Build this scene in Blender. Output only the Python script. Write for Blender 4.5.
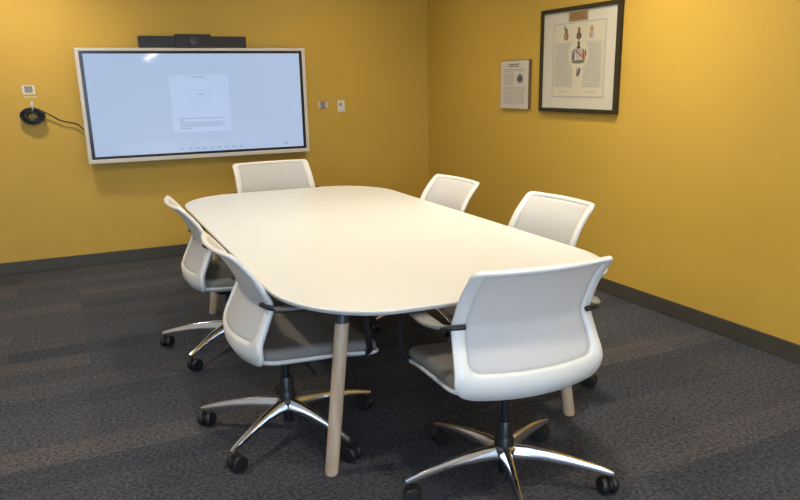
import bpy, bmesh, math, random
from mathutils import Vector, Matrix
PI = math.pi
random.seed(7)
for o in list(bpy.data.objects): bpy.data.objects.remove(o, do_unlink=True)
C = bpy.context.scene.collection
SC = bpy.context.scene

# ------------------------------------------------------------------ camera
def cam_axes(yaw, pitch, roll):
    cy, sy, cp, sp = math.cos(yaw), math.sin(yaw), math.cos(pitch), math.sin(pitch)
    f = Vector((sy*cp, cy*cp, -sp)); r = Vector((cy, -sy, 0)); u = r.cross(f)
    cr, sr = math.cos(roll), math.sin(roll)
    return r*cr + u*sr, -r*sr + u*cr, f
cam = bpy.data.cameras.new('camera'); co = bpy.data.objects.new('camera', cam); C.objects.link(co)
r_, u_, f_ = cam_axes(0.4399, 0.26872, -0.01842)
co.matrix_world = Matrix(((r_.x, u_.x, -f_.x, -3.02085), (r_.y, u_.y, -f_.y, -5.91773), (r_.z, u_.z, -f_.z, 1.3099), (0, 0, 0, 1)))
cam.sensor_fit = 'HORIZONTAL'; cam.sensor_width = 36; cam.lens = 730.93*36/800
cam.shift_x = -7.227/800; cam.shift_y = 32.436/800
cam.clip_start = 0.05; cam.clip_end = 100
SC.camera = co

# ------------------------------------------------------------------ world, lights, exposure
W = bpy.data.worlds.new('world'); SC.world = W; W.use_nodes = True
bg = W.node_tree.nodes['Background']; bg.inputs[0].default_value = (0.54, 0.71, 1.0, 1); bg.inputs[1].default_value = 16.0
SC.view_settings.view_transform = 'Standard'; SC.view_settings.look = 'None'
SC.view_settings.gamma = 1.0; SC.view_settings.use_curve_mapping = False
SC.view_settings.exposure = 0.06
RX0, RX1, RY0, RY1, RZ = -5.2, 0.0, -8.8, 0.0, 2.4      # the room
WIN = (-4.95, -2.60, 0.5, 2.25)                            # unseen window placed in the rear wall for cool daylight: x0 x1 z0 z1
def area(name, loc, rot, sx, sy, power, col, spread=PI):
    l = bpy.data.lights.new(name, 'AREA'); l.shape = 'RECTANGLE'; l.size = sx; l.size_y = sy
    l.energy = power; l.color = col; l.spread = spread
    o = bpy.data.objects.new(name, l); o.location = loc; o.rotation_euler = rot; C.objects.link(o); return o
pl = area('window_portal', ((WIN[0]+WIN[1])/2, RY0-0.12, (WIN[2]+WIN[3])/2), (PI/2, 0, 0), WIN[1]-WIN[0], WIN[3]-WIN[2], 1, (1, 1, 1))
pl.data.cycles.is_portal = True
WARM = (1.0, 0.89, 0.72)
LAMP_POWER = 12.0

# ------------------------------------------------------------------ materials
def mat(name, col, rough=0.5, metal=0.0, spec=0.5, noise=None, bump=None, emit=None, estr=0, coat=0):
    m = bpy.data.materials.new(name); m.use_nodes = True; nt = m.node_tree; b = nt.nodes['Principled BSDF']
    b.inputs['Roughness'].default_value = rough; b.inputs['Metallic'].default_value = metal
    b.inputs['Specular IOR Level'].default_value = spec; b.inputs['Coat Weight'].default_value = coat
    b.inputs['Base Color'].default_value = (*col, 1)
    tc = nt.nodes.new('ShaderNodeTexCoord')
    if noise:
        sc, amt = noise
        n = nt.nodes.new('ShaderNodeTexNoise'); n.inputs['Scale'].default_value = sc; n.inputs['Detail'].default_value = 4
        nt.links.new(tc.outputs['Object'], n.inputs['Vector'])
        r = nt.nodes.new('ShaderNodeValToRGB')
        r.color_ramp.elements[0].position = 0.3; r.color_ramp.elements[1].position = 0.7
        r.color_ramp.elements[0].color = (*[c*(1-amt) for c in col], 1); r.color_ramp.elements[1].color = (*[min(1, c*(1+amt)) for c in col], 1)
        nt.links.new(n.outputs['Fac'], r.inputs['Fac']); nt.links.new(r.outputs['Color'], b.inputs['Base Color'])
    if bump:
        sc, st = bump
        n = nt.nodes.new('ShaderNodeTexNoise'); n.inputs['Scale'].default_value = sc; n.inputs['Detail'].default_value = 3
        nt.links.new(tc.outputs['Object'], n.inputs['Vector'])
        bp = nt.nodes.new('ShaderNodeBump'); bp.inputs['Strength'].default_value = st; bp.inputs['Distance'].default_value = 0.002
        nt.links.new(n.outputs['Fac'], bp.inputs['Height']); nt.links.new(bp.outputs['Normal'], b.inputs['Normal'])
    if emit:
        b.inputs['Emission Color'].default_value = (*emit, 1); b.inputs['Emission Strength'].default_value = estr
    return m
M = {}
M['wall'] = mat('yellow_paint', (0.60, 0.375, 0.057), 0.55, noise=(2.5, 0.02), bump=(220, 0.08), spec=0.3)
M['ceiling'] = mat('ceiling_white', (0.78, 0.76, 0.72), 0.8, noise=(30, 0.02))
M['base'] = mat('baseboard_rubber', (0.062, 0.055, 0.040), 0.5, noise=(8, 0.05))
M['white'] = mat('white_plastic', (0.78, 0.77, 0.71), 0.38, noise=(6, 0.01))
M['table'] = mat('cream_laminate', (0.73, 0.73, 0.685), 0.34, noise=(3, 0.008), spec=0.5)
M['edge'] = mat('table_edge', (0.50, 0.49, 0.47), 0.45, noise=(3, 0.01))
M['wood'] = None
M['black'] = mat('black_plastic', (0.013, 0.013, 0.014), 0.38, noise=(20, 0.1))
M['rubber'] = mat('black_rubber', (0.010, 0.010, 0.011), 0.45, noise=(20, 0.1))
M['chrome'] = mat('polished_aluminium', (0.74, 0.74, 0.75), 0.17, metal=1.0, bump=(40, 0.02))
M['darkmetal'] = mat('dark_grey_metal', (0.075, 0.08, 0.085), 0.4, metal=0.6, noise=(15, 0.05))
M['steel'] = mat('black_steel', (0.02, 0.02, 0.021), 0.5, noise=(15, 0.05))
M['armpad'] = mat('grey_arm_pad', (0.17, 0.165, 0.145), 0.5, noise=(15, 0.03))
M['seat'] = mat('taupe_fabric', (0.235, 0.215, 0.185), 0.85, noise=(260, 0.18), bump=(420, 0.35), spec=0.2)
M['tvframe'] = mat('pale_bezel', (0.66, 0.61, 0.52), 0.4, noise=(6, 0.01))
M['bezel'] = mat('black_glass', (0.02, 0.02, 0.024), 0.2, noise=(6, 0.05))
M['bar'] = mat('dark_bar', (0.022, 0.020, 0.019), 0.5, noise=(40, 0.06))
M['mesh_dark'] = mat('lens_glass', (0.05, 0.05, 0.055), 0.15, noise=(20, 0.05))
M['frame'] = mat('dark_wood_frame', (0.040, 0.031, 0.014), 0.5, noise=(30, 0.15), spec=0.2)
M['brownedge'] = mat('brown_edge', (0.15, 0.10, 0.04), 0.7, noise=(30, 0.1), spec=0.2)
M['mat'] = mat('mat_board', (0.60, 0.55, 0.42), 0.8, noise=(40, 0.015))
M['vellum'] = mat('vellum', (0.54, 0.50, 0.37), 0.8, noise=(40, 0.02))
M['cream'] = mat('crest_band', (0.60, 0.54, 0.37), 0.8, noise=(40, 0.02))
M['ink'] = mat('grey_ink', (0.40, 0.38, 0.30), 0.8, noise=(60, 0.1))
M['inkdark'] = mat('dark_ink', (0.09, 0.08, 0.07), 0.8, noise=(60, 0.1))
M['plaque'] = mat('copper_plaque', (0.32, 0.18, 0.07), 0.45, noise=(50, 0.1))
M['red'] = mat('crest_red', (0.33, 0.12, 0.06), 0.8, noise=(90, 0.25))
M['gold'] = mat('crest_gold', (0.45, 0.30, 0.09), 0.8, noise=(90, 0.2))
M['green'] = mat('crest_green', (0.16, 0.17, 0.09), 0.8, noise=(90, 0.2))
M['blue'] = mat('crest_blue', (0.15, 0.145, 0.16), 0.8, noise=(90, 0.2))
M['silver'] = mat('crest_silver', (0.42, 0.39, 0.35), 0.8, noise=(90, 0.2))
M['paper'] = mat('paper_card', (0.62, 0.58, 0.45), 0.7, noise=(40, 0.02))
M['plate'] = mat('wall_plate', (0.70, 0.66, 0.52), 0.4, noise=(20, 0.01))
M['greycard'] = mat('grey_print', (0.24, 0.22, 0.20), 0.7, noise=(90, 0.2))
M['redcard'] = mat('red_print', (0.45, 0.14, 0.08), 0.7, noise=(90, 0.1))
M['palegrey'] = mat('pale_grey_print', (0.27, 0.26, 0.25), 0.7, noise=(90, 0.1))
M['clear'] = mat('clear_plastic_hook', (0.60, 0.58, 0.50), 0.25, noise=(20, 0.02))
M['lamp'] = mat('lamp_diffuser', (0.9, 0.9, 0.9), 0.6, emit=(1.0, 0.86, 0.66), estr=22.0, noise=(5, 0.01))
M['lampbody'] = mat('lamp_body', (0.7, 0.7, 0.7), 0.4, metal=0.3, noise=(10, 0.02))

def wood():
    m = bpy.data.materials.new('pale_ash_wood'); m.use_nodes = True; nt = m.node_tree; b = nt.nodes['Principled BSDF']
    tc = nt.nodes.new('ShaderNodeTexCoord'); mp = nt.nodes.new('ShaderNodeMapping'); mp.inputs['Scale'].default_value = (28, 28, 1.6)
    n = nt.nodes.new('ShaderNodeTexNoise'); n.inputs['Scale'].default_value = 2; n.inputs['Detail'].default_value = 6
    r = nt.nodes.new('ShaderNodeValToRGB'); r.color_ramp.elements[0].position = 0.3; r.color_ramp.elements[1].position = 0.72
    r.color_ramp.elements[0].color = (0.45, 0.32, 0.20, 1); r.color_ramp.elements[1].color = (0.60, 0.46, 0.31, 1)
    nt.links.new(tc.outputs['Object'], mp.inputs['Vector']); nt.links.new(mp.outputs['Vector'], n.inputs['Vector'])
    nt.links.new(n.outputs['Fac'], r.inputs['Fac']); nt.links.new(r.outputs['Color'], b.inputs['Base Color'])
    b.inputs['Roughness'].default_value = 0.5; return m
M['wood'] = wood()

def carpet():
    m = bpy.data.materials.new('plank_carpet'); m.use_nodes = True; nt = m.node_tree; b = nt.nodes['Principled BSDF']
    L = nt.links.new; tc = nt.nodes.new('ShaderNodeTexCoord')
    br = nt.nodes.new('ShaderNodeTexBrick'); br.inputs['Scale'].default_value = 1.0
    br.inputs['Brick Width'].default_value = 1.0; br.inputs['Row Height'].default_value = 0.17
    br.inputs['Mortar Size'].default_value = 0.0; br.offset = 0.37; br.inputs['Bias'].default_value = 0.0
    br.inputs['Color1'].default_value = (0.0, 0.0, 0.0, 1); br.inputs['Color2'].default_value = (1, 1, 1, 1)
    L(tc.outputs['Object'], br.inputs['Vector'])
    r1 = nt.nodes.new('ShaderNodeValToRGB'); cr = r1.color_ramp; cr.interpolation = 'LINEAR'
    cr.elements[0].color = (0.043, 0.048, 0.060, 1); cr.elements[1].color = (0.076, 0.072, 0.075, 1)
    e = cr.elements.new(0.35); e.color = (0.058, 0.060, 0.067, 1)
    e = cr.elements.new(0.7); e.color = (0.054, 0.058, 0.070, 1)
    # streaks along the plank
    mp = nt.nodes.new('ShaderNodeMapping'); mp.inputs['Scale'].default_value = (1.3, 16, 1)
    L(tc.outputs['Object'], mp.inputs['Vector'])
    n1 = nt.nodes.new('ShaderNodeTexNoise'); n1.inputs['Scale'].default_value = 1.0; n1.inputs['Detail'].default_value = 3
    L(mp.outputs['Vector'], n1.inputs['Vector'])
    n2 = nt.nodes.new('ShaderNodeTexNoise'); n2.inputs['Scale'].default_value = 70; n2.inputs['Detail'].default_value = 4; n2.inputs['Roughness'].default_value = 0.7
    L(tc.outputs['Object'], n2.inputs['Vector'])
    ad = nt.nodes.new('ShaderNodeMath'); ad.operation = 'MULTIPLY_ADD'; ad.inputs[1].default_value = 0.7; 
    sb = nt.nodes.new('ShaderNodeMath'); sb.operation = 'SUBTRACT'; sb.inputs[1].default_value = 0.5
    L(n1.outputs['Fac'], sb.inputs[0]); L(sb.outputs[0], ad.inputs[0])
    sv = nt.nodes.new('ShaderNodeSeparateColor'); L(br.outputs['Color'], sv.inputs['Color']); L(sv.outputs[0], ad.inputs[2])
    L(ad.outputs[0], r1.inputs['Fac'])
    r2 = nt.nodes.new('ShaderNodeMapRange'); r2.inputs['From Min'].default_value = 0.3; r2.inputs['From Max'].default_value = 0.7
    r2.inputs['To Min'].default_value = 0.25; r2.inputs['To Max'].default_value = 1.85
    L(n2.outputs['Fac'], r2.inputs['Value'])
    mx = nt.nodes.new('ShaderNodeMix'); mx.data_type = 'RGBA'; mx.blend_type = 'MULTIPLY'; mx.inputs['Factor'].default_value = 1
    L(r1.outputs['Color'], mx.inputs['A']); L(r2.outputs['Result'], mx.inputs['B']); L(mx.outputs['Result'], b.inputs['Base Color'])
    b.inputs['Roughness'].default_value = 0.95; b.inputs['Specular IOR Level'].default_value = 0.15
    bp = nt.nodes.new('ShaderNodeBump'); bp.inputs['Strength'].default_value = 0.6; bp.inputs['Distance'].default_value = 0.004
    L(n2.outputs['Fac'], bp.inputs['Height']); L(bp.outputs['Normal'], b.inputs['Normal'])
    return m
M['carpet'] = carpet()

def meshfab():
    m = bpy.data.materials.new('white_mesh_fabric'); m.use_nodes = True; nt = m.node_tree; b = nt.nodes['Principled BSDF']; L = nt.links.new
    out = nt.nodes['Material Output']
    tc = nt.nodes.new('ShaderNodeTexCoord'); mp = nt.nodes.new('ShaderNodeMapping'); mp.inputs['Scale'].default_value = (420, 420, 420)
    L(tc.outputs['Object'], mp.inputs['Vector'])
    w = nt.nodes.new('ShaderNodeTexNoise'); w.inputs['Scale'].default_value = 1.0; L(mp.outputs['Vector'], w.inputs['Vector'])
    r = nt.nodes.new('ShaderNodeValToRGB'); r.color_ramp.elements[0].color = (0.66, 0.65, 0.62, 1); r.color_ramp.elements[1].color = (0.78, 0.77, 0.74, 1)
    L(w.outputs['Fac'], r.inputs['Fac']); L(r.outputs['Color'], b.inputs['Base Color']); b.inputs['Roughness'].default_value = 0.8
    tl = nt.nodes.new('ShaderNodeBsdfTranslucent'); tl.inputs['Color'].default_value = (0.7, 0.68, 0.64, 1)
    tp = nt.nodes.new('ShaderNodeBsdfTransparent')
    m1 = nt.nodes.new('ShaderNodeMixShader'); m1.inputs[0].default_value = 0.2
    m2 = nt.nodes.new('ShaderNodeMixShader'); m2.inputs[0].default_value = 0.10
    L(b.outputs[0], m1.inputs[1]); L(tl.outputs[0], m1.inputs[2]); L(m1.outputs[0], m2.inputs[1]); L(tp.outputs[0], m2.inputs[2]); L(m2.outputs[0], out.inputs['Surface'])
    return m
M['mesh'] = meshfab()

def glass():
    m = bpy.data.materials.new('window_glass'); m.use_nodes = True; nt = m.node_tree; L = nt.links.new
    nt.nodes.remove(nt.nodes['Principled BSDF']); out = nt.nodes['Material Output']
    t = nt.nodes.new('ShaderNodeBsdfTransparent'); g = nt.nodes.new('ShaderNodeBsdfGlossy'); g.inputs['Roughness'].default_value = 0.02
    mx = nt.nodes.new('ShaderNodeMixShader'); mx.inputs[0].default_value = 0.06
    L(t.outputs[0], mx.inputs[1]); L(g.outputs[0], mx.inputs[2]); L(mx.outputs[0], out.inputs['Surface']); return m
M['glass'] = glass()

def screen_mat(name, c1, c2, st):
    m = bpy.data.materials.new(name); m.use_nodes = True; nt = m.node_tree; b = nt.nodes['Principled BSDF']; L = nt.links.new
    b.inputs['Base Color'].default_value = (0.02, 0.02, 0.025, 1); b.inputs['Roughness'].default_value = 0.05
    tc = nt.nodes.new('ShaderNodeTexCoord'); n = nt.nodes.new('ShaderNodeTexNoise'); n.inputs['Scale'].default_value = 1.6; n.inputs['Detail'].default_value = 0
    L(tc.outputs['Object'], n.inputs['Vector'])
    r = nt.nodes.new('ShaderNodeValToRGB'); r.color_ramp.elements[0].position = 0.3; r.color_ramp.elements[1].position = 0.7
    r.color_ramp.elements[0].color = (*c1, 1); r.color_ramp.elements[1].color = (*c2, 1)
    L(n.outputs['Fac'], r.inputs['Fac']); L(r.outputs['Color'], b.inputs['Emission Color']); b.inputs['Emission Strength'].default_value = st
    return m
M['screen'] = screen_mat('lit_screen', (0.365, 0.475, 0.67), (0.385, 0.49, 0.68), 1.0)
M['slide'] = screen_mat('lit_slide_page', (0.41, 0.52, 0.74), (0.44, 0.55, 0.77), 1.0)
M['slideink'] = screen_mat('lit_slide_ink', (0.27, 0.35, 0.51), (0.29, 0.37, 0.53), 1.0)
M['slidefaint'] = screen_mat('lit_slide_line', (0.35, 0.45, 0.65), (0.37, 0.47, 0.67), 1.0)

# ------------------------------------------------------------------ helpers
def link(name, bm, m, parent=None, smooth=False, bevel=0, seg=2, auto=None):
    me = bpy.data.meshes.new(name); bmesh.ops.recalc_face_normals(bm, faces=bm.faces); bm.to_mesh(me); bm.free()
    o = bpy.data.objects.new(name, me); C.objects.link(o)
    me.materials.append(M[m] if isinstance(m, str) else m)
    if smooth:
        for p in me.polygons: p.use_smooth = True
    if auto is not None:
        for p in me.polygons: p.use_smooth = True
        me.set_sharp_from_angle(angle=math.radians(auto))
    if bevel:
        b = o.modifiers.new('bevel', 'BEVEL'); b.width = bevel; b.segments = seg; b.limit_method = 'ANGLE'; b.angle_limit = math.radians(40)
    if parent: o.parent = parent
    return o
def tag(o, label=None, cat=None, group=None, kind=None):
    if label: o['label'] = label
    if cat: o['category'] = cat
    if group: o['group'] = group
    if kind: o['kind'] = kind
    return o
def empty(name, loc, rz=0):
    o = bpy.data.objects.new(name, None); C.objects.link(o); o.location = loc; o.rotation_euler = (0, 0, rz); o.empty_display_size = 0.1; return o
def box(bm, x0, x1, y0, y1, z0, z1, mtx=None):
    vs = [bm.verts.new((x, y, z)) for x in (x0, x1) for y in (y0, y1) for z in (z0, z1)]
    for f in ((0, 1, 3, 2), (4, 6, 7, 5), (0, 4, 5, 1), (2, 3, 7, 6), (0, 2, 6, 4), (1, 5, 7, 3)): bm.faces.new([vs[i] for i in f])
    if mtx: bmesh.ops.transform(bm, matrix=mtx, verts=vs)
    return vs
def lathe(bm, prof, n=24, mtx=None, cap=True):
    rings = []
    for (r, z) in prof: rings.append([bm.verts.new((r*math.cos(2*PI*k/n), r*math.sin(2*PI*k/n), z)) for k in range(n)])
    for a, b in zip(rings, rings[1:]):
        for k in range(n): bm.faces.new((a[k], a[(k+1) % n], b[(k+1) % n], b[k]))
    if cap: bm.faces.new(rings[0][::-1]); bm.faces.new(rings[-1])
    vs = [v for r in rings for v in r]
    if mtx: bmesh.ops.transform(bm, matrix=mtx, verts=vs)
    return vs
def loft(bm, rings, closed=True, cap=True):
    R = [[bm.verts.new(p) for p in r] for r in rings]; n = len(R[0])
    for a, b in zip(R, R[1:]):
        for k in range(n if closed else n-1): bm.faces.new((a[k], a[(k+1) % n], b[(k+1) % n], b[k]))
    if cap: bm.faces.new(R[0][::-1]); bm.faces.new(R[-1])
    return R
def tube(bm, pts, r, n=10, closed=False, flat=None):
    pts = [Vector(p) for p in pts]; rings = []; N = len(pts); up = None
    for i, p in enumerate(pts):
        a = pts[(i-1) % N] if (closed or i > 0) else p; b = pts[(i+1) % N] if (closed or i < N-1) else p
        t = (b-a).normalized()
        if up is None: up = Vector((0, 0, 1)) if abs(t.z) < 0.9 else Vector((1, 0, 0))
        s = t.cross(up).normalized(); up = s.cross(t).normalized()
        rr = r[i] if isinstance(r, (list, tuple)) else r
        ra, rb = (rr, rr) if flat is None else (rr*flat[0], rr*flat[1])
        rings.append([p + s*ra*math.cos(2*PI*k/n) + up*rb*math.sin(2*PI*k/n) for k in range(n)])
    if closed:
        R = [[bm.verts.new(p) for p in q] for q in rings]
        for i in range(N):
            a, b = R[i], R[(i+1) % N]
            for k in range(n): bm.faces.new((a[k], a[(k+1) % n], b[(k+1) % n], b[k]))
    else: loft(bm, rings)
def crom(pts, m=8):
    out = []
    for i in range(len(pts)-1):
        p0, p1, p2, p3 = pts[max(i-1, 0)], pts[i], pts[i+1], pts[min(i+2, len(pts)-1)]
        for k in range(m):
            t = k/m
            out.append(tuple(0.5*((2*b)+(-a+c)*t+(2*a-5*b+4*c-d)*t*t+(-a+3*b-3*c+d)*t**3) for a, b, c, d in zip(p0, p1, p2, p3)))
    out.append(tuple(pts[-1])); return out
def copy_tree(o, parent=None):
    c = o.copy(); C.objects.link(c); c.parent = parent
    for ch in list(o.children): copy_tree(ch, c)
    return c
def disc_poly(bm, pts2, f, t0, t1):
    """prism from a 2D outline; f maps (a,b,t) to a point"""
    lo = [bm.verts.new(f(a, b, t0)) for a, b in pts2]; hi = [bm.verts.new(f(a, b, t1)) for a, b in pts2]; n = len(lo)
    bm.faces.new(lo[::-1]); bm.faces.new(hi)
    for k in range(n): bm.faces.new((lo[k], lo[(k+1) % n], hi[(k+1) % n], hi[k]))

# ------------------------------------------------------------------ the room
def struct(name, b, m, parts=()):
    bm = bmesh.new()
    for x in b: box(bm, *x)
    o = link(name, bm, m); o['kind'] = 'structure'; return o
T = 0.12
struct('floor', [(RX0-T, RX1+T, RY0-T, RY1+T, -0.1, 0)], 'carpet')
struct('ceiling', [(RX0-T, RX1+T, RY0-T, RY1+T, RZ, RZ+0.1)], 'ceiling')
struct('wall_back', [(RX0-T, RX1+T, RY1, RY1+T, 0, RZ)], 'wall')
struct('wall_right', [(RX1, RX1+T, RY0-T, RY1, 0, RZ)], 'wall')
struct('wall_left', [(RX0-T, RX0, RY0-T, RY1, 0, RZ)], 'ceiling')
struct('wall_front', [(RX0, WIN[0], RY0-T, RY0, 0, RZ), (WIN[1], RX1, RY0-T, RY0, 0, RZ), (WIN[0], WIN[1], RY0-T, RY0, 0, WIN[2]), (WIN[0], WIN[1], RY0-T, RY0, WIN[3], RZ)], 'ceiling')
wn = empty('unseen_window_1', (WIN[0], RY0-0.06, WIN[2])); wn['kind'] = 'structure'
wb = bmesh.new(); ww, wh = WIN[1]-WIN[0], WIN[3]-WIN[2]
for k in range(4): x = (ww-0.05)*k/3; box(wb, x, x+0.05, -0.03, 0.03, 0, wh)
box(wb, 0.05, ww-0.05, -0.029, 0.029, 0, 0.05); box(wb, 0.05, ww-0.05, -0.029, 0.029, wh-0.05, wh)
link('window_frame', wb, 'lampbody', wn)
wb = bmesh.new()
for k in range(3): x = (ww-0.05)*k/3; box(wb, x+0.05, x+(ww-0.05)/3, -0.003, 0.003, 0.05, wh-0.05)
link('window_pane', wb, 'glass', wn)
BH = 0.091
def board(name, b):
    bm = bmesh.new(); box(bm, *b); o = link(name, bm, 'base', bevel=0.004); o['kind'] = 'structure'
board('baseboard_back', (RX0, RX1, -0.010, 0, 0, BH))
board('baseboard_right', (-0.010, 0, RY0, -0.010, 0, BH))
board('baseboard_left', (RX0, RX0+0.010, RY0, -0.010, 0, BH))
board('baseboard_front', (RX0+0.010, -0.010, RY0, RY0+0.010, 0, BH))

# ------------------------------------------------------------------ lamps (above and behind the camera, all unseen)
def downlight(x, y, power, label, r=0.075, col=WARM):  # ceiling lamp out of view, placed to reproduce the room's lighting
    t = empty('unseen_downlight', (x, y, RZ)); tag(t, label, 'ceiling light', 'unseen downlights')
    bm = bmesh.new(); lathe(bm, [(r, 0), (r+0.02, 0), (r+0.02, -0.006), (r, -0.010), (r, 0)], 28, cap=False); link('trim_ring', bm, 'lampbody', t, smooth=True)
    bm = bmesh.new(); lathe(bm, [(r-0.002, -0.001), (r-0.002, -0.004)], 28); link('diffuser', bm, 'lamp', t)
    l = bpy.data.lights.new('downlight', 'AREA'); l.shape = 'DISK'; l.size = 2*r; l.energy = power; l.color = col; l.spread = math.radians(150)
    lo = bpy.data.objects.new('downlight_beam', l); lo.location = (0, 0, -0.012); C.objects.link(lo); lo.parent = t
def linear(x, y0, y1, z, power, label, col=WARM, rz=0):
    ln = y1-y0; t = empty('added_streak_lamp', (x, (y0+y1)/2, z), rz); tag(t, label, 'ceiling light')
    bm = bmesh.new(); box(bm, -0.03, 0.03, -ln/2, ln/2, 0.012, 0.07); link('housing', bm, 'lampbody', t, bevel=0.003)
    bm = bmesh.new(); box(bm, -0.026, 0.026, -ln/2+0.004, ln/2-0.004, 0, 0.012); link('diffuser', bm, 'lamp', t)
    for s in (-1, 1):
        bm = bmesh.new(); tube(bm, [(0, s*(ln/2-0.2), 0.07), (0, s*(ln/2-0.2), RZ-z)], 0.003, 8); link('suspension_cable', bm, 'lampbody', t)
    l = bpy.data.lights.new('linear_lamp', 'AREA'); l.shape = 'RECTANGLE'; l.size = 0.05; l.size_y = ln-0.02; l.energy = power; l.color = col
    lo = bpy.data.objects.new('linear_lamp_light', l); lo.location = (0, 0, -0.003); C.objects.link(lo); lo.parent = t
for x, y, p, lb in ((-3.15, -0.70, 1.2, 'unseen round downlight in the ceiling left of the wall display'),
                    (-1.05, -0.95, 0.5, 'unseen round downlight added in the ceiling between the wall display and the corner'),
                    (-0.80, -2.9, 1.8, 'unseen round downlight added in the ceiling near the framed certificate'),
                    (-1.9, -2.6, 0.7, 'unseen round downlight added in the ceiling above the table'),
                    (-3.6, -3.2, 1.3, 'unseen round downlight added in the ceiling over the open carpet'),
                    (-2.0, -4.9, 1.0, 'unseen round downlight added in the ceiling behind the nearest chair'),
                    (-0.9, -5.2, 0.35, 'unseen round downlight added in the ceiling along the right wall')):
    downlight(x, y, p*LAMP_POWER, lb)
linear(-1.49, -8.35, -5.4, 1.75, 9, 'slim linear lamp added behind the table for its streak in the display')  # unseen lamp added so its reflection streaks the display
bpy.data.objects['added_streak_lamp'].rotation_euler.z = 0.062

# ------------------------------------------------------------------ conference table
ZT = 0.652; TC = (-1.793, -2.684); TR = -0.02
A_, B_, RXc, RYc = 0.635, 1.352, 0.305, 0.383
def table_outline(inset=0.0, n=22):
    out = []
    for sx, sy, a0 in ((1, 1, 0), (-1, 1, 90), (-1, -1, 180), (1, -1, 270)):
        for k in range(n+1):
            t = math.radians(a0+90*k/n)
            out.append((sx*(A_-RXc)+(RXc-inset)*math.cos(t), sy*(B_-RYc)+(RYc-inset)*math.sin(t)))
    d = []
    for i, p in enumerate(out):
        q = out[(i+1) % len(out)]; m = max(1, int(math.hypot(q[0]-p[0], q[1]-p[1])/0.06))
        for k in range(m): d.append((p[0]+(q[0]-p[0])*k/m, p[1]+(q[1]-p[1])*k/m))
    return [(x, y*(1-0.027*(x/A_)**2)) for x, y in d]
tb = empty('conference_table', (TC[0], TC[1], 0), TR)
tag(tb, 'large cream rounded rectangular meeting table on four pale wooden legs', 'table')
bm = bmesh.new()
loft(bm, [[(x, y, z) for x, y in table_outline(i)] for z, i in ((ZT-0.018, 0.012), (ZT-0.014, 0.004), (ZT-0.005, 0.0), (ZT-0.002, 0.0015), (ZT, 0.004))])
top = link('tabletop', bm, 'table', tb, auto=35)
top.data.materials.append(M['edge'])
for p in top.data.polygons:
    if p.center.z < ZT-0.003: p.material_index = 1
def leg(sx, sy):
    def loc(x, y, z):
        dx, dy = x-TC[0], y-TC[1]; c, q = math.cos(-TR), math.sin(-TR); return Vector((c*dx-q*dy, q*dx+c*dy, z))
    bm = bmesh.new(); top_ = loc(-1.793+sx*0.425, -2.708+sy*1.003, 0.612); bot = loc(-1.793+sx*0.508, -2.708+sy*1.035, 0.0)
    d = (top_-bot); rings = []
    for t, r in ((0.0, 0.0215), (0.012, 0.0235), (0.868, 0.0245), (0.873, 0.0235)):
        c = bot+d*t; rings.append([(c.x+r*math.cos(2*PI*k/24), c.y+r*math.sin(2*PI*k/24), c.z) for k in range(24)])
    loft(bm, rings); lg = link('leg', bm, 'wood', tb, auto=40)
    bm = bmesh.new(); rings = []
    for t, r in ((0.870, 0.0215), (1.015, 0.0215)):
        c = bot+d*t; rings.append([(c.x+r*math.cos(2*PI*k/24), c.y+r*math.sin(2*PI*k/24), c.z) for k in range(24)])
    loft(bm, rings); box(bm, top_.x-0.05, top_.x+0.05, top_.y-0.05, top_.y+0.05, 0.616, ZT-0.0178)
    tag(link('leg_cap', bm, 'darkmetal', lg, auto=40), 'dark metal leg cap')
for sx in (-1, 1):
    for sy in (-1, 1): leg(sx, sy)
bm = bmesh.new()
for s in (-1, 1): box(bm, s*0.30-0.02, s*0.30+0.02, -0.94, 0.94, 0.59, ZT-0.0178)
for s in (-0.9, 0, 0.9): box(bm, -0.279, 0.279, s-0.025, s+0.025, 0.595, ZT-0.0178)
link('underframe', bm, 'steel', tb, bevel=0.003)

# ------------------------------------------------------------------ task chair
PROF = [(0.00, -0.115, 0.386, 0.240), (0.07, -0.136, 0.406, 0.248), (0.20, -0.148, 0.462, 0.250), (0.34, -0.126, 0.520, 0.244),
        (0.46, -0.101, 0.577, 0.238), (0.51, -0.094, 0.597, 0.236), (0.57, -0.101, 0.622, 0.2335), (0.76, -0.143, 0.702, 0.230), (0.90, -0.185, 0.755, 0.228), (1.0, -0.220, 0.792, 0.229)]
def pv(v):
    for i in range(len(PROF)-1):
        if v <= PROF[i+1][0] or i == len(PROF)-2:
            a, b = PROF[i], PROF[i+1]; p0 = PROF[max(i-1, 0)]; p3 = PROF[min(i+2, len(PROF)-1)]
            t = (v-a[0])/(b[0]-a[0]); out = []
            for j in (1, 2, 3):
                m1 = (b[j]-p0[j])/(b[0]-p0[0])*(b[0]-a[0]); m2 = (p3[j]-a[j])/(p3[0]-a[0])*(b[0]-a[0])
                out.append((2*t**3-3*t*t+1)*a[j]+(t**3-2*t*t+t)*m1+(-2*t**3+3*t*t)*b[j]+(t**3-t*t)*m2)
            return out
def S(u, v):
    d, z, w = pv(min(max(v, 0), 1)); B = 0.052-0.018*v
    return Vector((w*u, d-B*(1-u*u), z-0.010*(1-u*u)*(1-v)))
def NRM(u, v):
    e = 0.01; a = S(min(u+e, 1), v)-S(max(u-e, -1), v); b = S(u, min(v+e, 1))-S(u, max(v-e, 0)); return a.cross(b).normalized()
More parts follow.
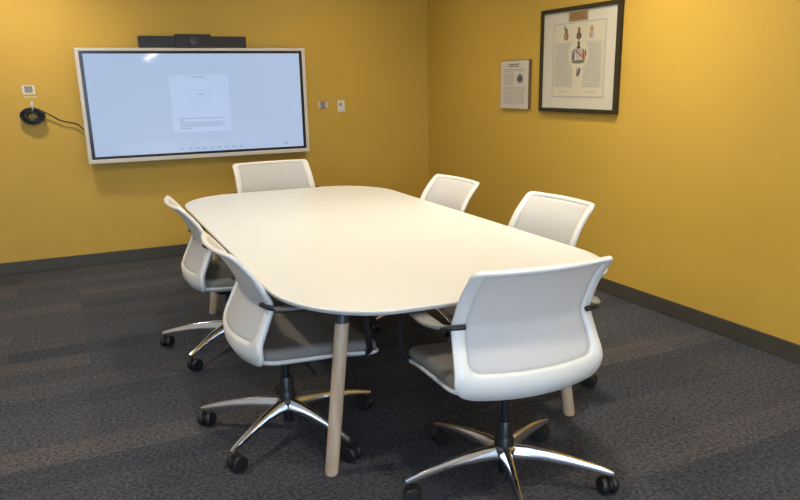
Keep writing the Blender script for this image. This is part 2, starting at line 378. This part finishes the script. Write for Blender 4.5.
def rrect(u0, u1, v0, v1, rb, rt, n=9):
    """rounded rectangle in (u,v); rb, rt = (ru, rv) of the bottom and top corners"""
    o = []
    def seg(a, b, m):
        for k in range(m): o.append((a[0]+(b[0]-a[0])*k/m, a[1]+(b[1]-a[1])*k/m))
    def arc(cx, cy, ru, rv, a0):
        for k in range(n): t = math.radians(a0+90*k/n); o.append((cx+ru*math.cos(t), cy+rv*math.sin(t)))
    arc(u1-rt[0], v1-rt[1], *rt, 0); seg((u1-rt[0], v1), (u0+rt[0], v1), 16)
    arc(u0+rt[0], v1-rt[1], *rt, 90); seg((u0, v1-rt[1]), (u0, v0+rb[1]), 22)
    arc(u0+rb[0], v0+rb[1], *rb, 180); seg((u0+rb[0], v0), (u1-rb[0], v0), 16)
    arc(u1-rb[0], v0+rb[1], *rb, 270); seg((u1, v0+rb[1]), (u1, v1-rt[1]), 22)
    return o
OUT = rrect(-1, 1, 0, 1, (0.30, 0.17), (0.10, 0.055))
INN = rrect(-0.84, 0.84, 0.232, 0.958, (0.13, 0.085), (0.04, 0.022))
def make_chair():
    root = empty('task_chair', (0, 0, 0))
    # --- back frame
    bm = bmesh.new(); sec = [(0, 0), (0.03, 0.6), (0.13, 0.95), (0.5, 1.0), (0.87, 0.95), (0.97, 0.6), (1, 0), (0.97, -0.6), (0.87, -0.95), (0.5, -1.0), (0.13, -0.95), (0.03, -0.6)]
    rings = []
    for (a, b), (c, d) in zip(OUT, INN):
        t = 0.0075+0.0045*(1-b); rings.append([S(a+(c-a)*s, b+(d-b)*s)+NRM(a+(c-a)*s, b+(d-b)*s)*h*t for s, h in sec])
    R = [[bm.verts.new(p) for p in r] for r in rings]; N = len(R); n = len(sec)
    for i in range(N):
        for k in range(n): bm.faces.new((R[i][k], R[i][(k+1) % n], R[(i+1) % N][(k+1) % n], R[(i+1) % N][k]))
    link('back_frame', bm, 'white', root, smooth=True)
    # --- mesh panel (reaches just into the frame)
    bm = bmesh.new(); K = 9; cu, cv = 0.0, 0.58; prev = None
    for j in range(K):
        s = 1.02-j/K*1.0
        ring = [bm.verts.new(S(cu+(a-cu)*s, cv+(b-cv)*s)+NRM(cu+(a-cu)*s, cv+(b-cv)*s)*(-0.002)) for a, b in INN]
        if prev:
            for k in range(N): bm.faces.new((prev[k], prev[(k+1) % N], ring[(k+1) % N], ring[k]))
        prev = ring
    c = bm.verts.new(S(cu, cv)+NRM(cu, cv)*(-0.002))
    for k in range(N): bm.faces.new((prev[k], prev[(k+1) % N], c))
    p = link('back_mesh', bm, 'mesh', root, smooth=True)
    sd = p.modifiers.new('thickness', 'SOLIDIFY'); sd.thickness = 0.003; sd.offset = 0
    # --- seat shell and cushion
    def seat_loop(ins, z0, zf, fz=0.0, n=10):
        pts = []
        hwf, hwb, yf, yb = 0.238, 0.246, 0.305, -0.175
        def w(y): return hwb+(hwf-hwb)*(y-yb)/(yf-yb)
        for sx, sy, a0, rr in ((1, 1, 0, 0.055), (-1, 1, 90, 0.055), (-1, -1, 180, 0.10), (1, -1, 270, 0.10)):
            yy = (yf-rr) if sy > 0 else (yb+rr)
            for k in range(n+1):
                t = math.radians(a0+90*k/n); y = yy+(rr-ins)*math.sin(t)
                x = sx*(w(yy)-rr)+(rr-ins)*math.cos(t)
                pts.append((x, y))
        out = []
        for i, p in enumerate(pts):
            q = pts[(i+1) % len(pts)]; m = max(1, int(math.hypot(q[0]-p[0], q[1]-p[1])/0.04))
            for k in range(m): out.append((p[0]+(q[0]-p[0])*k/m, p[1]+(q[1]-p[1])*k/m))
        res = []
        for x, y in out:
            f = (y+0.175)/0.480; dz = -0.026*f - 0.012*max(0, f-0.7)/0.3 + 0.006*(x/0.24)**2
            res.append((x, y, z0+dz))
        return res
    bm = bmesh.new()
    loft(bm, [seat_loop(i, z, 0) for z, i in ((0.370, 0.060), (0.380, 0.030), (0.391, 0.006), (0.396, 0.0), (0.402, 0.0), (0.4055, 0.004), (0.404, 0.010))])
    link('seat_shell', bm, 'white', root, auto=50)
    bm = bmesh.new()
    loft(bm, [seat_loop(i, z, 0) for z, i in ((0.4045, 0.012), (0.412, 0.008), (0.430, 0.010), (0.438, 0.020), (0.442, 0.036), (0.441, 0.050))])
    link('seat_cushion', bm, 'seat', root, auto=60)
    # --- armrests
    for s in (-1, 1):
        path = crom([(s*0.252, -0.112, 0.604), (s*0.272, -0.080, 0.604), (s*0.280, -0.02, 0.604), (s*0.276, 0.06, 0.604), (s*0.272, 0.135, 0.604)], 5)
        bm = bmesh.new(); rings = []
        for i, q in enumerate(path):
            t = i/(len(path)-1); w = 0.008+0.017*min(1, max(0, (t-0.10)/0.3))
            if t > 0.9: w *= 0.9
            hh = 0.0065
            rings.append([(q[0]+w*cx*s, q[1], q[2]+hh*cz) for cx, cz in ((-1, -0.5), (-0.8, -1), (0.8, -1), (1, -0.5), (1, 0.5), (0.8, 1), (-0.8, 1), (-1, 0.5))])
        loft(bm, rings); a = link('armrest', bm, 'armpad', root, auto=50)
        bm = bmesh.new()
        tube(bm, crom([(s*0.204, -0.127, 0.606), (s*0.232, -0.121, 0.606), (s*0.254, -0.108, 0.604), (s*0.270, -0.08, 0.599), (s*0.276, -0.02, 0.594)], 4), 0.010, 10, flat=(0.9, 0.85))
        tag(link('arm_bracket', bm, 'black', a, smooth=True), 'black bracket clipping the armrest to the back frame')
        bm = bmesh.new()
        tube(bm, crom([(s*0.276, 0.02, 0.592), (s*0.274, 0.12, 0.590), (s*0.272, 0.190, 0.575), (s*0.268, 0.225, 0.52), (s*0.262, 0.240, 0.43), (s*0.235, 0.245, 0.378), (s*0.15, 0.20, 0.352)], 5), 0.0115, 10, flat=(1.0, 1.1))
        tag(link('arm_post', bm, 'black', a, smooth=True), 'black post under the armrest')
    # --- mechanism, lever, column
    bm = bmesh.new(); loft(bm, [[(x*k, y*k+0.02, z) for x, y in ((-0.09, -0.11), (0.09, -0.11), (0.09, 0.12), (-0.09, 0.12))] for z, k in ((0.315, 0.55), (0.335, 0.85), (0.372, 1.0))])
    mech = link('tilt_mechanism', bm, 'black', root, bevel=0.006)
    bm = bmesh.new(); tube(bm, crom([(0.06, 0.04, 0.335), (0.13, 0.045, 0.332), (0.18, 0.05, 0.325), (0.205, 0.052, 0.312)], 4), 0.006, 8, flat=(1.3, 0.8)); link('height_lever', bm, 'black', mech, smooth=True)
    bm = bmesh.new(); lathe(bm, [(0.014, 0.15), (0.014, 0.318)], 20); lathe(bm, [(0.018, 0.042), (0.021, 0.048), (0.021, 0.10)], 20); lathe(bm, [(0.0255, 0.12), (0.0255, 0.225), (0.023, 0.229)], 24)
    lathe(bm, [(0.031, 0.121), (0.031, 0.165), (0.027, 0.172)], 24)
    link('gas_column', bm, 'black', root, auto=40)
    # --- base
    hub = bmesh.new(); lathe(hub, [(0.030, 0.095), (0.040, 0.105), (0.042, 0.135), (0.034, 0.143)], 28)
    hb = link('star_base', hub, 'chrome', root, auto=40)
    Rb = 0.355
    for k in range(5):
        an = k*2*PI/5; m = Matrix.Rotation(an, 4, 'Z'); bm = bmesh.new(); rings = []
        for r, zt, h, wt, wbm in ((0.030, 0.143, 0.040, 0.0117, 0.0228), (0.08, 0.142, 0.038, 0.0099, 0.0198), (0.15, 0.134, 0.031, 0.0081, 0.0160), (0.22, 0.121, 0.025, 0.0072, 0.0133), (0.29, 0.105, 0.020, 0.0067, 0.0110), (0.340, 0.091, 0.016, 0.0067, 0.0095), (0.354, 0.085, 0.014, 0.0054, 0.0076)):
            rings.append([m @ Vector((r, a, z)) for a, z in ((-wbm, zt-h), (wbm, zt-h), (wbm*0.93, zt-h*0.55), (wt, zt-0.002), (wt*0.6, zt), (-wt*0.6, zt), (-wt, zt-0.002), (-wbm*0.93, zt-h*0.55))])
        loft(bm, rings); link('base_arm', bm, 'chrome', hb, auto=30)
        # caster
        sw = (-1.8, -2.2, 2.63, -0.4, 0.6)[k]
        c0 = m @ Vector((0.345, 0, 0)); off = Vector((math.cos(sw), math.sin(sw), 0))*0.016
        bm = bmesh.new(); lathe(bm, [(0.007, 0.03), (0.007, 0.0755)], 12, Matrix.Translation(c0))
        mt = Matrix.Translation(c0+off+Vector((0, 0, 0.030)))@Matrix.Rotation(sw, 4, 'Z')
        # fork hood between the wheels
        prof = [(0.029*math.cos(t), 0.031*math.sin(t)) for t in [math.radians(x) for x in range(-10, 191, 15)]]
        disc_poly(bm, prof, lambda a, b, t: mt @ Vector((a, t, b)), -0.006, 0.006)
        cs = link('caster', bm, 'black', root, auto=40)
        for s in (-1, 1):
            bm = bmesh.new(); lathe(bm, [(0.006, -0.011), (0.020, -0.011), (0.0275, -0.009), (0.030, -0.005), (0.030, 0.005), (0.0265, 0.010), (0.012, 0.011)], 24, mt @ Matrix.Translation((0, s*0.0175, 0)) @ Matrix.Rotation(-s*PI/2, 4, 'X'))
            link('wheel', bm, 'rubber', cs, auto=50)
    return root
CH = [  # x, y, facing, base angle, width factor, height offset, label
 (-1.800, -4.060, -0.064, 1.797, 1.02, 0.014, 'nearest white swivel chair, back to the viewer at the near end of the table'),
 (-2.336, -3.355, -1.560, 2.574, 1.0, -0.018, 'white swivel chair at the near left side of the table, behind the nearest wooden leg'),
 (-2.327, -2.30, -1.585, 2.681, 1.0, -0.018, 'white swivel chair at the far left side of the table, closer to the display'),
 (-1.246, -2.360, 1.60, 3.42, 1.04, -0.008, 'white swivel chair on the right side of the table, nearest the room corner'),
 (-1.195, -3.235, 1.607, 2.657, 1.04, -0.004, 'white swivel chair on the right side of the table, partly hidden by the nearest chair'),
 (-1.670, -1.070, 3.174, 0.4, 1.19, -0.008, 'white swivel chair at the far end of the table, facing the viewer below the display')]
proto = make_chair()
BASE_PARTS = ('star_base', 'caster')
chairs = []
for i, c in enumerate(CH):
    o = proto if i == 0 else copy_tree(proto); chairs.append(o)
for o, (x, y, rz, ba, wf, dz, lb) in zip(chairs, CH):
    o.location = (x, y, 0); o.rotation_euler = (0, 0, rz)
    tag(o, lb, 'chair', 'white swivel chairs around the table')
    for ch in o.children:
        n = ch.name.split('.')[0]
        if n in BASE_PARTS: ch.rotation_euler.z = ba-rz
        elif n != 'gas_column':
            ch.scale.x = wf; ch.location.z = dz

# ------------------------------------------------------------------ wall display on the back wall
def fxz(bm, x0, x1, z0, z1, y0, y1): box(bm, x0, x1, y0, y1, z0, z1)
X0, X1, Z0, Z1 = -2.816, -1.142, 0.768, 1.576
tv = empty('wall_display', ((X0+X1)/2, 0, (Z0+Z1)/2)); tvo = Vector(tv.location)
tag(tv, 'large interactive touch display with pale frame mounted on the back yellow wall', 'screen')
def tvp(name, bm, m, parent=None, **k):
    bmesh.ops.translate(bm, vec=-tvo, verts=bm.verts); return link(name, bm, m, parent or tv, **k)
bm = bmesh.new(); box(bm, X0, X1, -0.100, -0.050, Z0, Z0+0.030); box(bm, X0, X1, -0.100, -0.050, Z1-0.022, Z1)
box(bm, X0, X0+0.026, -0.100, -0.050, Z0+0.030, Z1-0.022); box(bm, X1-0.026, X1, -0.100, -0.050, Z0+0.030, Z1-0.022)
frm = tvp('outer_frame', bm, 'tvframe', bevel=0.003)
bm = bmesh.new(); box(bm, X0+0.026, X1-0.026, -0.096, -0.052, Z0+0.030, Z1-0.022); tvp('black_border', bm, 'bezel')
bm = bmesh.new(); box(bm, X0+0.05, X1-0.050, -0.0975, -0.0965, Z0+0.049, Z1-0.040); scr = tvp('screen', bm, 'screen')
bm = bmesh.new(); box(bm, X0+0.08, X1-0.08, -0.050, -0.025, Z0+0.06, Z1-0.06); box(bm, X0+0.5, X1-0.5, -0.025, 0.0, Z0+0.2, Z1-0.2); tag(tvp('wall_bracket', bm, 'steel'), 'dark rear housing and bracket')
for z in (1.199, 1.065):
    for x in (X0-0.0005, X1+0.0005):
        bm = bmesh.new(); box(bm, x-0.0015, x+0.0015, -0.092, -0.062, z-0.012, z+0.012); tvp('side_button', bm, 'bezel', frm)
# slide page
YS = -0.0978
bm = bmesh.new(); box(bm, -2.199, -1.762, YS-0.0002, YS+0.0003, 0.966, 1.384); sl = tvp('slide_page', bm, 'slide', scr)
def words(bm, x0, x1, z, h, f, gap=0.006, seed=1):
    r = random.Random(seed); x = x0
    while x < x1-0.004:
        w = r.uniform(0.010, 0.032); e = min(x+w, x1); f(bm, x, e, z-h/2, z+h/2); x = e+gap
def fs(bm, a, b, c, d): box(bm, a, b, YS-0.0006, YS-0.0002, c, d)
bm = bmesh.new(); words(bm, -2.034, -1.935, 1.368, 0.010, fs, 0.004, 3)
for x0, x1, z in ((-2.157, -1.831, 1.067), (-2.15, -2.118, 1.052), (-2.147, -1.818, 1.037), (-2.147, -1.83, 1.022), (-2.146, -1.818, 1.009), (-2.145, -2.06, 0.994)): words(bm, x0, x1, z, 0.0075, fs, 0.004, int(z*1000))
words(bm, -2.008, -1.950, 1.243, 0.008, fs, 0.003, 8)
tvp('slide_text', bm, 'slideink', scr)
bm = bmesh.new()
ring = [(-1.984+0.080*math.cos(t), YS-0.0004, 1.210+0.068*math.sin(t)) for t in [2*PI*k/48 for k in range(48)]]
tube(bm, ring, 0.0018, 6, closed=True)
icon = [(-2.010, 1.160), (-2.012, 1.185), (-2.000, 1.205), (-1.985, 1.226), (-1.968, 1.205), (-1.958, 1.185), (-1.956, 1.165), (-1.972, 1.158), (-1.985, 1.172), (-1.997, 1.160)]
tube(bm, [(x, YS-0.0004, z) for x, z in icon], 0.0018, 6, closed=True)
tvp('slide_emblem', bm, 'slidefaint', scr)
bm = bmesh.new()
for x in (-2.15, -2.09, -2.035, -1.98, -1.925, -1.87, -1.815, -1.76, -1.70): box(bm, x-0.010, x+0.010, -0.0979, -0.0974, 0.836, 0.850)
box(bm, -1.352, -1.322, -0.0979, -0.0974, 0.838, 0.856)
tvp('toolbar_icons', bm, 'slideink', scr)

# video bar above the display
vb = empty('video_conference_bar', (-1.985, 0, 1.576)); tag(vb, 'long black video conferencing bar with central lens above the display', 'camera bar')
bm = bmesh.new(); box(bm, -0.395, 0.384, -0.095, -0.03, 0.002, 0.083); body = link('bar_body', bm, 'bar', vb, bevel=0.006)
bm = bmesh.new(); box(bm, -0.140, 0.118, -0.105, -0.028, 0.001, 0.0965); cm_ = link('camera_housing', bm, 'bar', vb, bevel=0.005)
MX = Matrix.Translation((-0.004, -0.108, 0.048)) @ Matrix.Rotation(PI/2, 4, 'X')
bm = bmesh.new(); lathe(bm, [(0.030, -0.004), (0.030, 0.004), (0.022, 0.005)], 28, MX); tag(link('lens_ring', bm, 'darkmetal', cm_, smooth=False), 'grey lens ring')
bm = bmesh.new(); lathe(bm, [(0.017, 0.0), (0.016, 0.007), (0.008, 0.009)], 24, MX); link('lens', bm, 'mesh_dark', cm_)
bm = bmesh.new(); box(bm, -0.15, 0.15, -0.03, 0, 0.02, 0.06); link('bracket', bm, 'steel', vb)

# ------------------------------------------------------------------ small things on the back wall
def card(name, x, z, w, h, t, m, label, cat, bev=0.0006):
    o = empty(name, (x, 0, z)); tag(o, label, cat)
    bm = bmesh.new(); box(bm, -w/2, w/2, -t, 0, -h/2, h/2); b = link('card', bm, m, o, bevel=bev); return o, b
qc, qb = card('wall_card', -3.138, 1.298, 0.080, 0.060, 0.002, 'plate', 'small white card stuck on the back wall above the coiled cable', 'sign')
bm = bmesh.new(); box(bm, -0.025, 0.025, -0.003, -0.0015, -0.020, 0.025); tag(link('printed_panel', bm, 'palegrey', qc), 'plain grey printed square')
bm = bmesh.new(); box(bm, -0.036, 0.046, -0.002, 0, -0.052, -0.046); link('card_strip', bm, 'plate', qc)
rc, rb = card('wall_card', -0.977, 1.132, 0.080, 0.062, 0.002, 'paper', 'small pale card with red edges between the display and the switch plate', 'sign')
bm = bmesh.new(); box(bm, -0.022, 0.020, -0.003, -0.0015, -0.026, 0.022); tag(link('printed_panel', bm, 'greycard', rc), 'plain grey brown printed square')
bm = bmesh.new(); box(bm, -0.032, 0.030, -0.0027, -0.0012, 0.022, 0.030); box(bm, -0.038, 0.036, -0.0027, -0.0012, -0.033, -0.024); tag(link('red_stripe', bm, 'redcard', rc), 'red stripes')
sp, sb_ = card('switch_plate', -0.819, 1.118, 0.064, 0.098, 0.010, 'plate', 'pale wall switch plate with dark sensor, right of the small red card', 'wall switch', 0.003)
sb_.name = 'plate'
bm = bmesh.new(); box(bm, -0.016, 0.004, -0.0125, -0.009, 0.004, 0.026); link('sensor_window', bm, 'greycard', sp)
bm = bmesh.new(); box(bm, -0.022, 0.022, -0.0112, -0.0095, -0.036, 0.036); link('rocker', bm, 'plate', sp)
# hook and coiled cable
hk = empty('adhesive_hook', (-3.130, 0, 1.190)); tag(hk, 'clear adhesive hook holding the coiled black cable on the wall', 'hook')
bm = bmesh.new(); box(bm, -0.008, 0.008, -0.003, 0, -0.035, 0.028); link('hook_plate', bm, 'clear', hk, bevel=0.002)
bm = bmesh.new(); tube(bm, crom([(0, -0.003, 0.0), (0, -0.010, -0.016), (0, -0.034, -0.030), (0, -0.064, -0.030), (0, -0.070, -0.014), (0, -0.068, 0.004)], 4), 0.0055, 8, flat=(1.4, 0.7)); link('hook_arm', bm, 'clear', hk, smooth=True)
bm = bmesh.new(); pts = []
cxx, czz = -3.135, 1.121
rr = random.Random(5)
for k in range(0, 24*13):
    a = PI/2+2*PI*k/24; L_ = k/24
    ra = 0.056+0.016*math.sin(2.1*L_+0.6)+0.003*math.sin(a*3+L_*2); rb2 = 0.040+0.014*math.sin(2.1*L_+0.9)
    pts.append((cxx+ra*math.cos(a)+0.004*math.sin(L_*3), -0.032-0.014*math.sin(1.7*L_)-0.006*math.cos(a*1.0+L_), czz+rb2*math.sin(a)))
last = pts[-1]
pts = pts+crom([(last[0]+0.008, -0.03, last[2]+0.004), (-3.070, -0.03, 1.150), (-3.02, -0.025, 1.120), (-2.96, -0.022, 1.082), (-2.90, -0.022, 1.066), (-2.855, -0.025, 1.052), (-2.82, -0.030, 1.015), (-2.79, -0.036, 0.985), (-2.75, -0.034, 0.97)], 5)
tube(bm, pts[:24*13], 0.0074, 7); tube(bm, pts[24*13-1:], 0.0042, 7)
cab = link('coiled_cable', bm, 'rubber', None, smooth=True); tag(cab, 'black cable coiled on a hook and running right to the display', 'cable')

# ------------------------------------------------------------------ pictures on the right wall (built in y,z; facing -x)
def wallbox(bm, ya, yb, z0, z1, x0, x1): box(bm, x0, x1, min(ya, yb), max(ya, yb), z0, z1)
PY0, PY1, PZ0, PZ1 = -1.702, -2.466, 1.099, 1.737
pc = Vector((0, (PY0+PY1)/2, (PZ0+PZ1)/2))
pf = empty('framed_certificate', pc); tag(pf, 'large dark framed coat of arms certificate with cream mat on the right wall', 'picture')
def pp(name, bm, m, parent=pf, **k):
    bmesh.ops.translate(bm, vec=-pc, verts=bm.verts); return link(name, bm, m, parent, **k)
FW = 0.024
bm = bmesh.new()
wallbox(bm, PY0, PY1, PZ1-FW, PZ1, -0.032, 0); wallbox(bm, PY0, PY1, PZ0, PZ0+FW, -0.032, 0)
wallbox(bm, PY0, PY0-FW, PZ0+FW, PZ1-FW, -0.032, 0); wallbox(bm, PY1+FW, PY1, PZ0+FW, PZ1-FW, -0.032, 0)
pp('frame', bm, 'frame', bevel=0.003)
bm = bmesh.new(); wallbox(bm, PY0-FW, PY1+FW, PZ0+FW, PZ1-FW, -0.018, -0.002); mb = pp('mat_board', bm, 'mat')
DY0, DY1, DZ0, DZ1 = -1.836, -2.340, 1.195, 1.641
bm = bmesh.new(); wallbox(bm, DY0, DY1, DZ0, DZ1, -0.0190, -0.018); pp('document', bm, 'vellum', mb)
bm = bmesh.new()
for a in ((DY0, DY1, DZ1-0.003, DZ1+0.002), (DY0, DY1, DZ0-0.002, DZ0+0.003), (DY0+0.002, DY0-0.003, DZ0, DZ1), (DY1+0.003, DY1-0.002, DZ0, DZ1)): wallbox(bm, a[0], a[1], a[2], a[3], -0.0196, -0.018)
pp('document_border', bm, 'inkdark' if False else 'ink', mb)
bm = bmesh.new(); wallbox(bm, DY0-0.006, DY1+0.006, 1.530, DZ1-0.006, -0.0194, -0.0188)
wallbox(bm, -2.045, -2.140, 1.2502, 1.5298, -0.0194, -0.0188); wallbox(bm, DY0-0.006, DY1+0.006, DZ0+0.006, 1.25, -0.0194, -0.0188)
pp('blank_band', bm, 'cream', mb)
def textcol(ya, yb, z0, z1, step, h, seed, x=-0.0197, base=-0.0188):
    bm = bmesh.new(); r = random.Random(seed); z = z1
    while z > z0:
        y = ya
        while y > yb+0.004:
            w = r.uniform(0.008, 0.03); e = max(y-w, yb); wallbox(bm, y, e, z-h, z, x, base); y = e-0.0045
        z -= step
    return bm
pp('left_text_column', textcol(-1.868, -2.036, 1.258, 1.520, 0.0088, 0.0042, 11), 'ink', mb)
pp('right_text_column', textcol(-2.145, -2.310, 1.258, 1.516, 0.0088, 0.0042, 12), 'ink', mb)
pp('signature_lines', textcol(-1.90, -1.99, 1.222, 1.229, 0.009, 0.005, 13), 'ink', mb)
pp('signature_lines', textcol(-2.17, -2.27, 1.222, 1.229, 0.009, 0.005, 14), 'ink', mb)
bm = bmesh.new(); wallbox(bm, -1.986, -2.168, 1.651, 1.706, -0.022, -0.018); pl_ = pp('name_plaque', bm, 'plaque', bevel=0.001)
bm = textcol(-2.01, -2.145, 1.664, 1.694, 0.012, 0.004, 21, -0.0224, -0.0218); tag(pp('engraved_lines', bm, 'frame', pl_), 'dark engraved lines')
def blob(bm, y, z, ry, rz_, x0, x1, n=18, rot=0, pw=1.0):
    pts = []
    for k in range(n):
        t = 2*PI*k/n; a, b = ry*math.copysign(abs(math.cos(t))**pw, math.cos(t)), rz_*math.copysign(abs(math.sin(t))**pw, math.sin(t))
        pts.append((y+a*math.cos(rot)-b*math.sin(rot), z+a*math.sin(rot)+b*math.cos(rot)))
    disc_poly(bm, pts, lambda a, b, t: Vector((t, a, b)), x0, x1)
def poly(bm, pts, x0, x1): disc_poly(bm, pts, lambda a, b, t: Vector((t, a, b)), x0, x1)
def shield(y, z, w, h): return [(y-w, z+h), (y+w, z+h), (y+w, z), (y+w*0.75, z-h*0.5), (y, z-h), (y-w*0.75, z-h*0.5), (y-w, z)]
XA, XB = -0.0206, -0.0188
# three crests along the top band
for y, z, cols in ((-1.964, 1.575, ('red', 'green')), (-2.091, 1.574, ('inkdark', 'red')), (-2.211, 1.576, ('silver', 'gold'))):
    bm = bmesh.new(); blob(bm, y, z-0.014, 0.024, 0.022, XA, XB); c = pp('crest', bm, cols[0], mb)
    bm = bmesh.new(); blob(bm, y, z+0.024, 0.014, 0.014, XA-0.0003, XB); wallbox(bm, y+0.016, y-0.016, z+0.006, z+0.012, XA-0.0003, XB)
    if cols[1] == 'green': blob(bm, y+0.016, z+0.042, 0.005, 0.014, XA, XB, rot=0.5)
    pp('crest_figure', bm, cols[1], c)
    bm = bmesh.new(); blob(bm, y+0.004, z-0.016, 0.010, 0.010, XA-0.0008, XB); pp('crest_figure', bm, 'gold' if cols[0] != 'inkdark' else 'red', c)
# achievement of arms in the middle
Y_, Z_ = -2.093, 1.452
bm = bmesh.new(); blob(bm, Y_, Z_-0.001, 0.098, 0.092, -0.01985, XB, 28); arms = pp('arms_field', bm, 'cream', mb)
bm = bmesh.new(); poly(bm, shield(Y_, Z_, 0.030, 0.036), XA, XB); pp('shield', bm, 'silver', arms)
bm = bmesh.new(); poly(bm, [(Y_+0.03, Z_+0.02), (Y_+0.03, Z_+0.034), (Y_-0.03, Z_-0.006), (Y_-0.03, Z_-0.020)], XA-0.0006, XB); pp('shield_band', bm, 'red', arms)
bm = bmesh.new(); blob(bm, Y_, Z_+0.062, 0.012, 0.019, XA, XB); blob(bm, Y_, Z_+0.040, 0.020, 0.008, XA, XB); pp('helmet', bm, 'inkdark', arms)
for s, c in ((1, 'blue'), (-1, 'red')):
    bm = bmesh.new(); poly(bm, [(Y_+s*0.036, Z_-0.036), (Y_+s*0.068, Z_-0.034), (Y_+s*0.062, Z_-0.006), (Y_+s*0.052, Z_+0.026), (Y_+s*0.040, Z_+0.034), (Y_+s*0.036, Z_+0.010)], XA, XB); pp('supporter', bm, c, arms)
    bm = bmesh.new(); blob(bm, Y_+s*0.070, Z_+0.006, 0.006, 0.022, XA, XB, rot=s*0.3); pp('supporter_wing', bm, 'silver' if s > 0 else 'inkdark', arms)
bm = bmesh.new(); blob(bm, Y_, Z_-0.045, 0.068, 0.011, XA-0.0003, XB, 24); pp('compartment', bm, 'green', arms)
# small badge
bm = bmesh.new(); poly(bm, shield(-2.097, 1.343, 0.022, 0.030), XA, XB); bd = pp('badge', bm, 'silver', mb)
bm = bmesh.new(); blob(bm, -2.106, 1.350, 0.009, 0.022, XA-0.0005, XB, rot=0.35); blob(bm, -2.092, 1.330, 0.010, 0.009, XA-0.0005, XB); pp('badge_figure', bm, 'inkdark', bd)
bm = bmesh.new(); wallbox(bm, -2.083, -2.088, 1.330, 1.362, XA-0.0007, XB); pp('badge_figure', bm, 'red', bd)

# small mounted notice
SY0, SY1, SZ0, SZ1 = -1.216, -1.566, 1.107, 1.435
pc = Vector((0, (SY0+SY1)/2, (SZ0+SZ1)/2))
nf = empty('mounted_notice', pc); tag(nf, 'small cream printed notice mounted on a grey board left of the framed certificate', 'picture')
bm = bmesh.new(); wallbox(bm, SY0, SY1, SZ0, SZ1, -0.024, 0); bk = pp('backing_board', bm, 'mat', nf, bevel=0.002)
bm = bmesh.new()
wallbox(bm, SY1+0.0005, SY1-0.004, SZ0, SZ1, -0.023, 0); wallbox(bm, SY0, SY1, SZ1-0.0005, SZ1+0.004, -0.023, 0)
tag(pp('dark_edge', bm, 'brownedge', nf), 'dark brown edge of the board')
bm = bmesh.new(); wallbox(bm, SY0-0.010, SY1+0.010, SZ0+0.010, SZ1-0.010, -0.0250, -0.0238); pr_ = pp('printed_sheet', bm, 'mat', nf)
X2, X3 = -0.0258, -0.0248
def ptext(name, *a, m='ink'): return pp(name, textcol(*a, X2, X3), m, pr_)
ptext('notice_title', -1.318, -1.453, 1.398, 1.414, 0.013, 0.007, 31, m='inkdark')
ptext('notice_text', -1.26, -1.525, 1.362, 1.380, 0.010, 0.0065, 32)
ptext('notice_text', -1.26, -1.387, 1.272, 1.352, 0.0095, 0.0055, 33)
ptext('notice_text', -1.26, -1.53, 1.236, 1.256, 0.0095, 0.0060, 34)
ptext('notice_text', -1.26, -1.525, 1.140, 1.222, 0.0095, 0.0055, 35)
bm = bmesh.new(); blob(bm, -1.465, 1.312, 0.040, 0.032, X2, X3, 22); em = pp('notice_emblem', bm, 'palegrey', pr_)
bm = bmesh.new(); poly(bm, shield(-1.465, 1.308, 0.018, 0.020), X2-0.0005, X3); blob(bm, -1.465, 1.338, 0.010, 0.008, X2-0.0005, X3); blob(bm, -1.489, 1.306, 0.006, 0.018, X2-0.0005, X3); blob(bm, -1.441, 1.306, 0.006, 0.018, X2-0.0005, X3); pp('emblem_figure', bm, 'inkdark', em)
